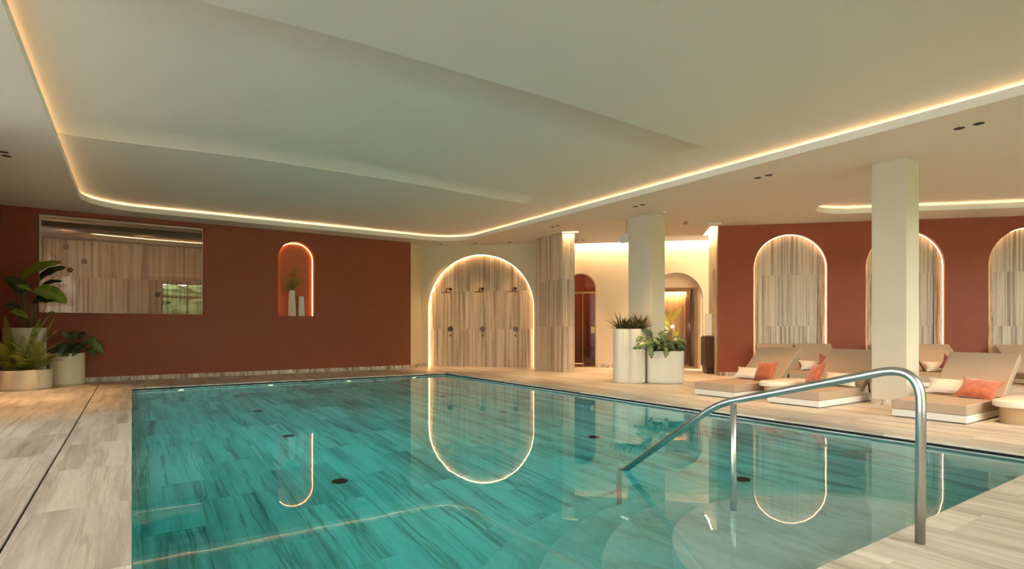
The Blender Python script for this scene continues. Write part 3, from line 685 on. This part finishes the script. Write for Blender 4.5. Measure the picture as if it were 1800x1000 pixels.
def on_lounger(lx, ly, rz, along, across, z): # position in lounger frame
    c, s = math.cos(rz), math.sin(rz); return (lx+along*c-across*s, ly+along*s+across*c, z)
# rotation: stand the cushion facing the foot end (-x local), leaning back
def lean(rz, tilt, roll=0): 
    # cushion local x -> across lounger (-y), local y -> up, z -> towards foot
    c, s = math.cos(rz), math.sin(rz)
    X = Vector((s, -c, 0)); n = Vector((-c, -s, 0)); Z = (n*math.cos(tilt)+Vector((0, 0, 1))*math.sin(tilt)).normalized(); Y = Z.cross(X)
    m3 = Matrix((X, Y, Z)).transposed() @ Matrix.Rotation(roll, 3, 'Z'); return m3.to_euler()
lo = [(7.93, 2.81), (7.87, 4.45), (7.82, 5.72)]
pillow('lumbar_cushion', .52, .26, .11, 'ivory', on_lounger(*lo[0], 0, 1.10, .14, .335), lean(0, D(45)), 'ivory cushion beside the orange one on the nearest lounger', GC, seed=1)
pillow('velvet_cushion', .44, .40, .14, 'orange', on_lounger(*lo[0], 0, 1.00, -.20, .335), lean(D(6), D(56), D(-8)), 'orange velvet cushion on the lounger nearest the camera', GO, seed=2)
pillow('lumbar_cushion', .52, .26, .11, 'ivory', on_lounger(*lo[1], 0, 1.13, -.12, .33), lean(0, D(45)), 'ivory cushion half hidden by the handrail on the middle lounger', GC, seed=3)
pillow('velvet_cushion', .40, .40, .13, 'orange', on_lounger(*lo[1], 0, .88, .14, .39), lean(D(-40), D(30), D(14)), 'orange velvet cushion standing turned on the middle poolside lounger', GO, seed=4)
pillow('lumbar_cushion', .52, .26, .11, 'ivory', on_lounger(*lo[2], 0, 1.12, .12, .33), lean(0, D(45)), 'ivory cushion tucked behind the orange one on the lounger by the planters', GC, seed=5)
pillow('velvet_cushion', .42, .36, .14, 'orange', on_lounger(*lo[2], 0, 1.00, -.27, .39), lean(D(-12), D(22), D(0)), 'bright orange velvet cushion upright on the lounger by the planters', GO, seed=6)
for k, i in enumerate((1, 3)):
    u, v0 = LB[i]; x, y = uv(u, v0)
    pillow('lumbar_cushion', .50, .25, .11, 'ivory', on_lounger(x, y, D(45), 1.12, .20 if k else .24, .33), lean(D(45), D(40)), ['ivory cushion on the wall lounger under the first lit arch', 'ivory cushion on the wall lounger just right of the near column'][k], GC, seed=7+k)
    pillow('velvet_cushion', .38, .38, .12, ['rustb', 'maroon'][k], on_lounger(x, y, D(45), .98, .02 if k else -.02, .38), lean(D(45), D(35), D([-22, -30][k])), ['brownish rust velvet cushion tilted on the wall lounger under the first lit arch', 'dark red velvet cushion tilted on a wall lounger right of the near column'][k], GO, seed=9+k)
# ------------------------------------------------------------------ side tables
def stad(cx, cy, hx, hy, z, n=10, e=1.0):
    r = hy; out = []
    for i in range(n+1): a = -math.pi/2+math.pi*i/n; out.append((cx+hx-r+r*math.cos(a), cy+r*math.sin(a), z))
    for i in range(n+1): a = math.pi/2+math.pi*i/n; out.append((cx-hx+r+r*math.cos(a), cy+r*math.sin(a), z))
    return out
def table(x, y, label):
    t = thing('side_table', label, 'table', (x, y, 0), 0, 'side tables between the loungers')
    hx, hy = .56, .23
    G().rings([stad(0, 0, hx-.03, hy-.03, .19), stad(0, 0, hx-.006, hy-.006, .20), stad(0, 0, hx, hy, .225), stad(0, 0, hx-.004, hy-.004, .258), stad(0, 0, hx-.03, hy-.03, .27)]).mk('table_top', 'tabletop', t, auto=True)
    G().rings([stad(0, 0, hx-.10, hy-.055, .0), stad(0, 0, hx-.10, hy-.055, .19)]).mk('table_base', 'tan', t, auto=True)
table(8.80, 5.08, 'low oval cream side table between the two loungers near the planters')
table(8.86, 2.13, 'low oval cream side table on a tan base at the right edge')
# ================================================================== PLANTERS
def lobed(cx, cy, rx, ry, z, lobes=4, amp=.09, ph=0, n=64, rot=0):
    out = []
    for i in range(n):
        a = 2*math.pi*i/n; k = 1+amp*(2*abs(math.cos(lobes/2*a+ph/2))**.75-1)-amp*.1; x, y = rx*k*math.cos(a), ry*k*math.sin(a)
        out.append((cx+x*math.cos(rot)-y*math.sin(rot), cy+x*math.sin(rot)+y*math.cos(rot), z))
    return out
def planter(x, y, rx, ry, h, label, lobes=4, amp=.09, ph=0, rot=0, bot=.86):
    t = thing('planter', label, 'planter', (x, y, 0), 0)
    L = lambda k, z: lobed(0, 0, rx*k, ry*k, z, lobes, amp, ph, 64, rot)
    G().rings([L(.90*bot/.86, 0), L(.965, .012), L(.99, .04), L(1, .10), L(1, h-.012), L(.99, h), L(.94, h), L(.93, h-.01), L(.93, h-.08)], True, True).mk('pot', 'pot', t, True)
    G().rings([L(.92, h-.06), L(.92, h-.045)], True, True).mk('soil', 'soil', t)
    return t
PT = planter(8.52, 8.27, .325, .325, 1.10, 'tall off-white fluted planter with spiky dark leaves', 4, .20, 4.33, D(-34))
PM = planter(9.005, 7.765, .385, .20, .655, 'lower off-white planter holding monstera, right of the tall one', 4, .06, math.pi, D(-34))
PA = planter(-1.66, 13.45, .42, .33, .36, 'low wide off-white trough planter full of ferns by the red wall', 4, .05, 0, 0)
PB = planter(-1.06, 14.15, .27, .25, .62, 'medium off-white planter with dark monstera, rightmost by the red wall', 4, .06, .5, 0)
PC = planter(-1.70, 14.15, .31, .28, 1.12, 'tall off-white planter behind the ferns holding the big-leaved plant', 4, .06, .2, 0)
# ------------------------------------------------------------------ plants
def atY(px, py, Y):
    t = (px-900)/989; s, c = .5598, .8287; d = Y/(c-t*s); return Vector((d*(s+t*c), Y, 1.1-(py-578)/989*d))
def atD(px, py, d):
    t = (px-900)/989; s, c = .5598, .8287; return Vector((d*(s+t*c), d*(c-t*s), 1.1-(py-578)/989*d))
def vein_attr(me, vals):
    a = me.attributes.new('vein', 'FLOAT', 'POINT'); a.data.foreach_set('value', vals)
def frame_of(b, t, up):
    y = (t-b); L = y.length; y = y/L; up = Vector(up); x = y.cross(up)
    if x.length < 1e-3: x = y.cross(Vector((1, 0, 0)))
    x.normalize(); z = x.cross(y); return x, y, z, L
def blade(name, b, t, wdt, m, parent, up=(0, 0, 1), droop=.12, prof=None, n=10, fold=.12, wave=0.0, off_=None):
    """entire leaf from base b to tip t"""
    o0 = off_ or parent.location; b, t = Vector(b), Vector(t); x, y, z, L = frame_of(b, t, up)
    prof = prof or (lambda s: math.sin(math.pi*min(1, s*.96+.04))**.75*(1-.25*s))
    vs, vv, fs = [], [], []
    for i in range(n+1):
        s = i/n; w_ = max(prof(s), .02)*wdt/2; c = b+y*L*s+z*(droop*L*4*s*(1-s))-Vector(o0)
        wz = wave*math.sin(s*17)*wdt
        vs += [c-x*w_+z*(fold*w_*2+wz), c-x*w_*.5+z*fold*w_, c, c+x*w_*.5+z*fold*w_, c+x*w_+z*(fold*w_*2-wz)]; vv += [0, 0, 1, 0, 0]
        if i:
            k = (i-1)*5
            for j in range(4): fs.append((k+j, k+j+1, k+j+6, k+j+5))
    me = mesh(name, vs, fs, m, True); vein_attr(me, vv); return obj(name, me, parent)
def monstera(name, b, t, wdt, m, parent, up=(0, 0, 1), lobes=6, droop=.1):
    """heart-shaped leaf cut into lobes from the rim"""
    o0 = parent.location; b, t = Vector(b), Vector(t); x, y, z, L = frame_of(b, t, up); vs, vv, fs = [], [], []
    wf = lambda s: (math.sin(math.pi*min(1, (s*.88+.12)))**.6)*(1-.35*s)
    def P(s, k): # k -1..1 across
        w_ = wf(s)*wdt*.56; return b+y*L*(s-.16*abs(k)*(1-s)*1.0)+x*w_*k+z*(droop*L*4*s*(1-s)-.16*wdt*k*k)-o0
    for sd in (-1, 1):
        for i in range(lobes):
            s0 = i/lobes; s1 = (i+1)/lobes; g_ = .17/lobes
            q = [P(s0, 0), P(s0+g_*.2, sd*.5), P(s0+g_*1.6, sd*.92), P((s0+s1)/2, sd*1.05), P(s1-g_*1.6, sd*.92), P(s1-g_*.2, sd*.5), P(s1, 0)]
            k = len(vs); vs += q; vv += [1, .55, 0, 0, 0, 0, 1]
            f = [(k, k+1, k+5, k+6), (k+1, k+2, k+4, k+5), (k+2, k+3, k+4)]
            fs += f if sd > 0 else [tuple(reversed(a)) for a in f]
    me = mesh(name, vs, fs, m, False); vein_attr(me, vv); return obj(name, me, parent)
def stalk(b, t, parent, r=.005, m='stem', sag=.1):
    b, t = Vector(b), Vector(t); mid = (b+t)/2+Vector((0, 0, (t-b).length*sag)); o0 = parent.location
    pts = [((b*(1-s)**2+mid*2*s*(1-s)+t*s*s)-o0) for s in [i/6 for i in range(7)]]
    return G().tube(pts, [r*(1-.4*i/6) for i in range(7)], 5).mk('stalk', m, parent, True)
def frond(b, t, parent, wdt, arc=.25, n=20, m='fern'):
    o0 = parent.location; b, t = Vector(b), Vector(t); mid = (b+t)/2+Vector((0, 0, (t-b).length*arc)); g = G()
    P = lambda s: b*(1-s)**2+mid*2*s*(1-s)+t*s*s-o0
    g.tube([P(i/7) for i in range(8)], [.004*(1-.7*i/7) for i in range(8)], 4)
    for i in range(1, n+1):
        s = .14+.85*i/n; p = P(s); d = (P(min(s+.02, 1.02))-P(s-.02)).normalized(); x = d.cross(Vector((0, 0, 1)))
        if x.length < .05: x = Vector((1, 0, 0))
        x.normalize(); zz_ = x.cross(d)
        l = wdt*.5*math.sin(math.pi*(.12+.88*(1-s)**.8)*.62+.1)*(1.12-s)**.35*1.1; hw = (t-b).length/n*.27
        for sd in (-1, 1):
            tip = p+x*sd*l+d*l*.35-zz_*l*.15; md = p+x*sd*l*.5+d*l*.12
            g.add([p-d*hw*.6, p+d*hw*.6, md+d*hw, tip, md-d*hw], [(0, 1, 2, 4), (4, 2, 3)] if sd > 0 else [(4, 2, 1, 0), (3, 2, 4)])
    return g.mk('frond', m, parent)
random.seed(11)
# spiky rosettes in the tall planter
pl = thing('spiky_plant', 'dark spiky-leaved rosette plants filling the tall planter', 'plant', (8.54, 8.29, 1.05))
rt = Vector((.8287, -.5598, 0)); fw = Vector((.5598, .8287, 0))
for (a, dd) in ((-.23, -.05), (-.02, .08), (.20, -.03), (.05, -.16), (-.10, .15), (.26, .12)):
    c = Vector((8.54, 8.29, 1.06))+rt*a+fw*dd
    for k in range(20):
        an = 2*math.pi*k/20+random.uniform(-.2, .2); el = random.uniform(.15, 1.2); L = random.uniform(.28, .44)
        dr = Vector((math.cos(an)*math.cos(el), math.sin(an)*math.cos(el), math.sin(el)))
        blade('leaf', c+dr*.02, c+dr*L, .055, 'spike', pl, (0, 0, 1) if el < 1 else (1, 0, 0), .06, lambda s: (.75+.6*s)*(1-s)**.75 if s > .0 else .7, 4, .25)
# monstera in the lower planter
pl = thing('monstera', 'green monstera with split leaves spilling over the lower planter', 'plant', (9.005, 7.765, .60))
c0 = Vector((9.005, 7.765, .62))
hand = [((1150, 600), (1112, 612), 11.2, .26, 'monstera'), ((1142, 605), (1146, 630), 11.15, .22, 'monstera'), ((1172, 612), (1170, 629), 11.15, .17, 'monstera'),
        ((1146, 588), (1128, 578), 11.3, .22, 'monsterad'), ((1160, 590), (1180, 582), 11.25, .26, 'monstera'), ((1170, 600), (1160, 588), 11.2, .22, 'monstera'),
        ((1190, 600), (1206, 615), 11.25, .24, 'monsterad'), ((1186, 596), (1208, 600), 11.3, .22, 'monstera'), ((1178, 602), (1186, 616), 11.15, .18, 'monsterad'),
        ((1150, 596), (1160, 606), 11.15, .18, 'monstera'), ((1200, 604), (1200, 616), 11.3, .16, 'monsterad'), ((1128, 592), (1118, 600), 11.25, .14, 'monstera')]
for (b, t, d, w_, m) in hand:
    pb = atD(*b, d); pt = atD(*t, d-.06); stalk(c0+rt*random.uniform(-.2, .2), pb, pl, .004); monstera('leaf', pb, pt, w_*.8, m, pl, Vector((-.45, -.65, .55)))
for k in range(80):
    an = random.uniform(-.33, .33); dd = random.uniform(-.14, .12); b = c0+rt*an+fw*dd+Vector((0, 0, random.uniform(.03, .24)))
    dr = (rt*random.uniform(-1, 1)+fw*random.uniform(-1, .1)+Vector((0, 0, random.uniform(-.5, .5)))).normalized()
    stalk(c0+rt*an*.5, b, pl, .004); monstera('leaf', b, b+dr*random.uniform(.10, .17), random.uniform(.11, .18), random.choice(['monstera', 'monsterad', 'monsterad']), pl, Vector((-.35, -.5, .8)), 5)
# banana plant in the passage
pp = atD(1182, 650, 15.0); pp.z = 0
pt_ = planter(pp.x, pp.y, .2, .2, .45, 'small off-white planter hidden behind the monstera', 4, .05)
pl = thing('banana_plant', 'golden lit banana plant standing in the corridor behind the monstera', 'plant', (pp.x, pp.y, .42))
base = Vector((pp.x, pp.y, .42))
for (b, t, w_) in (((1178, 575), (1162, 545), .20), ((1180, 562), (1197, 538), .20), ((1178, 558), (1174, 543), .08), ((1176, 580), (1163, 566), .14), ((1184, 590), (1194, 583), .16)):
    pb = atD(*b, 15.0); stalk(base, pb, pl, .008, 'stem', .02); blade('leaf', pb, atD(*t, 14.9), w_, 'golden', pl, Vector((-.6, -.8, .3)), .08)
# ferns in the trough
pl = thing('fern', 'feathery green ferns overflowing the low trough planter', 'plant', (-1.66, 13.45, .30))
for k in range(62):
    b = Vector((-1.66+random.uniform(-.24, .26), 13.45+random.uniform(-.18, .12), .31)); an = random.uniform(0, 2*math.pi); L = random.uniform(.4, .7)
    hgt = random.uniform(.12, .62); t = b+Vector((math.cos(an)*L*.8, math.sin(an)*L*.55-.05, hgt))
    if t.y > 13.8: t.y = 13.8
    t.x = max(t.x, -2.02)
    frond(b, t, pl, random.uniform(.22, .32), .32)
for (x, y) in ((10, 555), (8, 560), (85, 555), (95, 560), (104, 578), (70, 560), (60, 575), (40, 590), (110, 600)):
    frond(Vector((-1.66+random.uniform(-.1, .2), 13.4, .31)), atY(x, y, 13.25), pl, .22, .12)
# monstera in the medium planter by the red wall
pl = thing('monstera', 'dark monstera with pale-veined leaves in the rightmost planter by the red wall', 'plant', (-1.06, 14.15, .56))
c0 = Vector((-1.06, 14.15, .58))
for (b, t, w_, m) in (((160, 597), (184, 622), .26, 'monstera'), ((150, 600), (168, 594), .2, 'monstera'), ((158, 612), (168, 624), .2, 'monsterad'), ((135, 592), (152, 585), .24, 'monsterad'),
                      ((120, 596), (135, 582), .24, 'monsterad'), ((128, 608), (150, 612), .24, 'monsterad'), ((112, 605), (104, 622), .22, 'monsterad'), ((130, 612), (126, 626), .22, 'monsterad'),
                      ((120, 590), (108, 584), .2, 'monstera'), ((140, 605), (148, 598), .2, 'monstera')):
    pb = atY(*b, 14.0); stalk(c0, pb, pl, .005); monstera('leaf', pb, atY(*t, 13.9), w_, m, pl, Vector((.15, -.7, .6)))
for k in range(14):
    b = c0+Vector((random.uniform(-.2, .25), random.uniform(-.2, .05), random.uniform(.05, .25))); dr = Vector((random.uniform(-1, 1), random.uniform(-1, 0), random.uniform(-.4, .3))).normalized()
    stalk(c0, b, pl, .004); monstera('leaf', b, b+dr*.18, .2, 'monsterad', pl, Vector((0, -.6, .8)), 5)
# large-leaved plant in the tall planter
pl = thing('elephant_ear_plant', 'tall plant with big lime and dark leaves before the spa window', 'plant', (-1.70, 14.15, 1.06))
c0 = Vector((-1.62, 14.12, 1.08))
for (b, t, w_, m, Y) in (((40, 488), (110, 461), .26, 'bigleaf', 13.95), ((70, 490), (118, 470), .22, 'bigdark', 14.2), ((42, 514), (6, 487), .30, 'bigdark', 14.0), ((30, 502), (56, 512), .12, 'bigleaf', 13.85),
                         ((62, 508), (118, 534), .34, 'bigleaf', 13.9), ((58, 530), (118, 530), .24, 'monsterad', 14.0), ((74, 502), (111, 495), .14, 'bigdark', 14.2), ((86, 524), (89, 499), .08, 'bigleaf', 13.95),
                         ((20, 546), (50, 560), .14, 'fern', 13.9), ((34, 548), (8, 536), .22, 'bigdark', 14.05), ((82, 552), (98, 550), .08, 'bigleaf', 13.9), ((38, 520), (60, 500), .1, 'bigdark', 14.1)):
    pb = atY(*b, Y); stalk(c0+Vector((random.uniform(-.12, .12), 0, 0)), pb, pl, .009, 'stem', .02)
    blade('leaf', pb, atY(*t, Y-.08), w_*1.25, m, pl, Vector((0, -.62, .78)), .10, lambda s: math.sin(math.pi*min(1, s*.9+.1))**.6*(1-.3*s), 12, .10, .03)
stalk(atY(58, 562, 14.0), atY(116, 590, 13.9), pl, .006, 'bstem', .25)
# ================================================================== NICHE VASES
def tapered(x, y, z, w0, w1, h, label, skew=0):
    t = thing('vase', label, 'vase', (x, y, z))
    q = lambda w_, zz_, dx=0: [(dx+w_/2*a, w_/2*b, zz_) for a, b in ((-1, -1), (1, -1), (1, 1), (-1, 1))]
    G().rings([q(w0, 0), q(w1, h, skew), q(w1-.02, h, skew), q(w1-.02, h-.05, skew)]).mk('vase_body', 'vase', t, bevel=.004); return t
va = tapered(3.315, 14.74, NB, .165, .115, .64, 'taller tapered white vase holding the leafy sprig in the red niche')
vb = tapered(3.535, 14.74, NB, .14, .115, .50, 'shorter white square vase on the right in the red niche')
sp = thing('leafy_sprig', 'sprig of small olive leaves standing in the taller niche vase', 'plant', (3.315, 14.74, NB+.60))
b0 = Vector((3.315, 14.74, NB+.60))
for (x, y) in ((500, 486), (512, 477), (516, 475), (524, 492), (528, 491), (506, 490), (497, 500), (518, 483), (503, 510), (514, 500)):
    t = atY(x, y, 14.70); G().tube([b0*(1-s)+t*s+Vector((0, 0, .06*s*(1-s)))-b0 for s in (0, .33, .66, 1)], .003, 4).mk('twig', 'bstem', sp)
    for k in range(11):
        s = .35+.65*k/10; p = b0.lerp(t, s); dr = Vector((random.uniform(-1, 1), random.uniform(-.6, .6), random.uniform(-.2, 1))).normalized()
        blade('leaf', p, p+dr*.06, .035, 'fern', sp, (0, -1, .3), .05, None, 3, .1, off_=b0)
# ================================================================== SHOWERS
for k, X in enumerate((7.63, 8.315, 9.0)):
    lbl = ['left', 'middle', 'right'][k]
    a = A45(X); p = P45(S0, a, .155); mm = Matrix(((1/R2, -1/R2, 0, p[0]), (-1/R2, -1/R2, 0, p[1]), (0, 0, 1, 0), (0, 0, 0, 1)))
    t = thing('rain_shower', '%s of the three dark bronze rain showers in the lit arch' % lbl, 'shower', (0, 0, 0), 0, 'rain showers in the lit arch'); t.matrix_local = mm
    o = G().lathe([(.045, 0), (.045, .012), (.02, .02), (.0, .02)], 16).mk('wall_plate', 'bronze', t); o.rotation_euler = (-math.pi/2, 0, 0); o.location = (0, .0, 2.26)
    G().tube(smooth([(0, .0, 2.26), (0, .40, 2.26), (0, .40, 2.16)], .05, 6), .013, 8).mk('shower_arm', 'bronze', t, True)
    G().lathe([(.02, .05), (.025, .03), (.145, .016), (.15, .008), (.15, 0), (.0, 0)], 24, (0, .40, 2.135)).mk('shower_head', 'bronze', t)
    v = thing('shower_mixer', 'round bronze shower control plate under the %s rain shower' % lbl, 'shower control', (0, 0, 0), 0, 'shower controls in the lit arch'); v.matrix_local = mm
    o = G().lathe([(.078, 0), (.078, .012), (.03, .014), (.03, .045), (.0, .045)], 24).mk('control_plate', 'bronze', v); o.rotation_euler = (-math.pi/2, 0, 0); o.location = (0, 0, 1.10)
    o = G().lathe([(.028, 0), (.028, .03), (.0, .03)], 16).mk('push_button', 'bronze', v); o.rotation_euler = (-math.pi/2, 0, 0); o.location = (0, 0, .905)
# ================================================================== CEILING FITTINGS
names = ['above the nearest lounger', 'between the two square columns', 'just in front of the far square column', 'between far column and right red wall',
         'left of the stone column top', 'right of the stone column top', 'left', 'middle', 'right', 'left']
def downlight(x, y, label):
    t = thing('downlight', label, 'ceiling light', (x, y, CZ), 0, 'recessed downlights')
    G().lathe([(.045, -.002), (.052, -.004), (.056, -.001), (.056, .0)], 20).mk('trim_ring', 'blackm', t)
    G().lathe([(.046, -.0015), (.0, -.0014)], 20).mk('baffle', 'blackm', t)
for i, ((x, y), dd) in enumerate(DL):
    if i == 9:
        for s, q in ((-1, 'nearer'), (1, 'farther')): downlight(x+s*dd[0]*.9, y+s*dd[1]*.9, '%s of the two round black downlights at the left edge of the ceiling' % q)
    elif dd:
        for s, q in ((-1, 'one'), (1, 'other')):
            pos = ('nearer' if (x+s*dd[0])*.56+(y+s*dd[1])*.83 < x*.56+y*.83 else 'farther')
            if i == 3: pos = 'nearer' if s < 0 else 'farther'
            if i == 5: pos = 'left' if s < 0 else 'right'
            downlight(x+s*dd[0]*.85, y+s*dd[1]*.85, '%s black downlight of the ceiling pair %s' % (pos, names[i]))
    else: downlight(x, y, '%s of the three single downlights above the lit shower arch' % names[i])
e1 = thing('emergency_light', 'flat white rectangular emergency light on the ceiling by the right red wall', 'emergency light', (10.95, 8.02, CZ), D(-34))
G().box((-.16, -.05, -.045), (.16, .05, 0)).mk('housing', 'plastic', e1, bevel=.006)
e2 = thing('exit_sign', 'hanging exit sign seen edge-on left of the far column', 'exit sign', (8.60, 8.42, 3.06), 0)
e2.location = (*atD(1101, 390, 12.5)[:2], 3.10)
G().box((-.02, -.16, -.09), (.02, .16, .12)).mk('housing', 'plastic', e2, bevel=.004)
G().box((-.005, -.005, .12), (.005, .005, .41)).mk('rod', 'steel', e2)
G().box((-.018, -.15, -.12), (.018, .15, -.092)).mk('diffuser', emis('sign_light', (1, .95, .85), 2.5), e2)
dt = thing('smoke_detector', 'small round white smoke detector on the ceiling right of the far column', 'smoke detector', (*atD(1168, 378, 11.55)[:2], CZ))
G().lathe([(.0, -.035), (.03, -.035), (.045, -.02), (.05, 0)], 18).mk('housing', 'plastic', dt, True)
# ================================================================== CONSOLE AT THE RETURN WALL
cm = Matrix(((1/R2, -1/R2, 0, RW0[0]), (1/R2, 1/R2, 0, RW0[1]), (0, 0, 1, 0), (0, 0, 0, 1)))
cn = thing('console_cabinet', 'narrow dark wooden console against the cream return wall', 'cabinet'); cn.matrix_local = cm @ Matrix.Translation((.95, .10, 0))
rbox((-.42, -.09, .16), (.42, .09, .92), .006, 'body', 'wood', cn); rbox((-.36, -.07, 0), (.36, .07, .16), .003, 'plinth', 'wood', cn)
for s in (-1, 0, 1): rbox((-.40+.27*(s+1)+.005, .09, .18), (-.40+.27*(s+2)-.005, .105, .90), .002, 'door', 'wood', cn)
lm = thing('table_lamp', 'tall softly lit ivory box lamp on the dark console', 'lamp'); lm.matrix_local = cm @ Matrix.Translation((.80, .10, .92))
rbox((-.13, -.06, .02), (.13, .06, .55), .004, 'lamp_shade', emis('lamp_shade', (1, .74, .42), .3), lm); rbox((-.10, -.05, 0), (.10, .05, .02), .002, 'base', 'brass', lm)
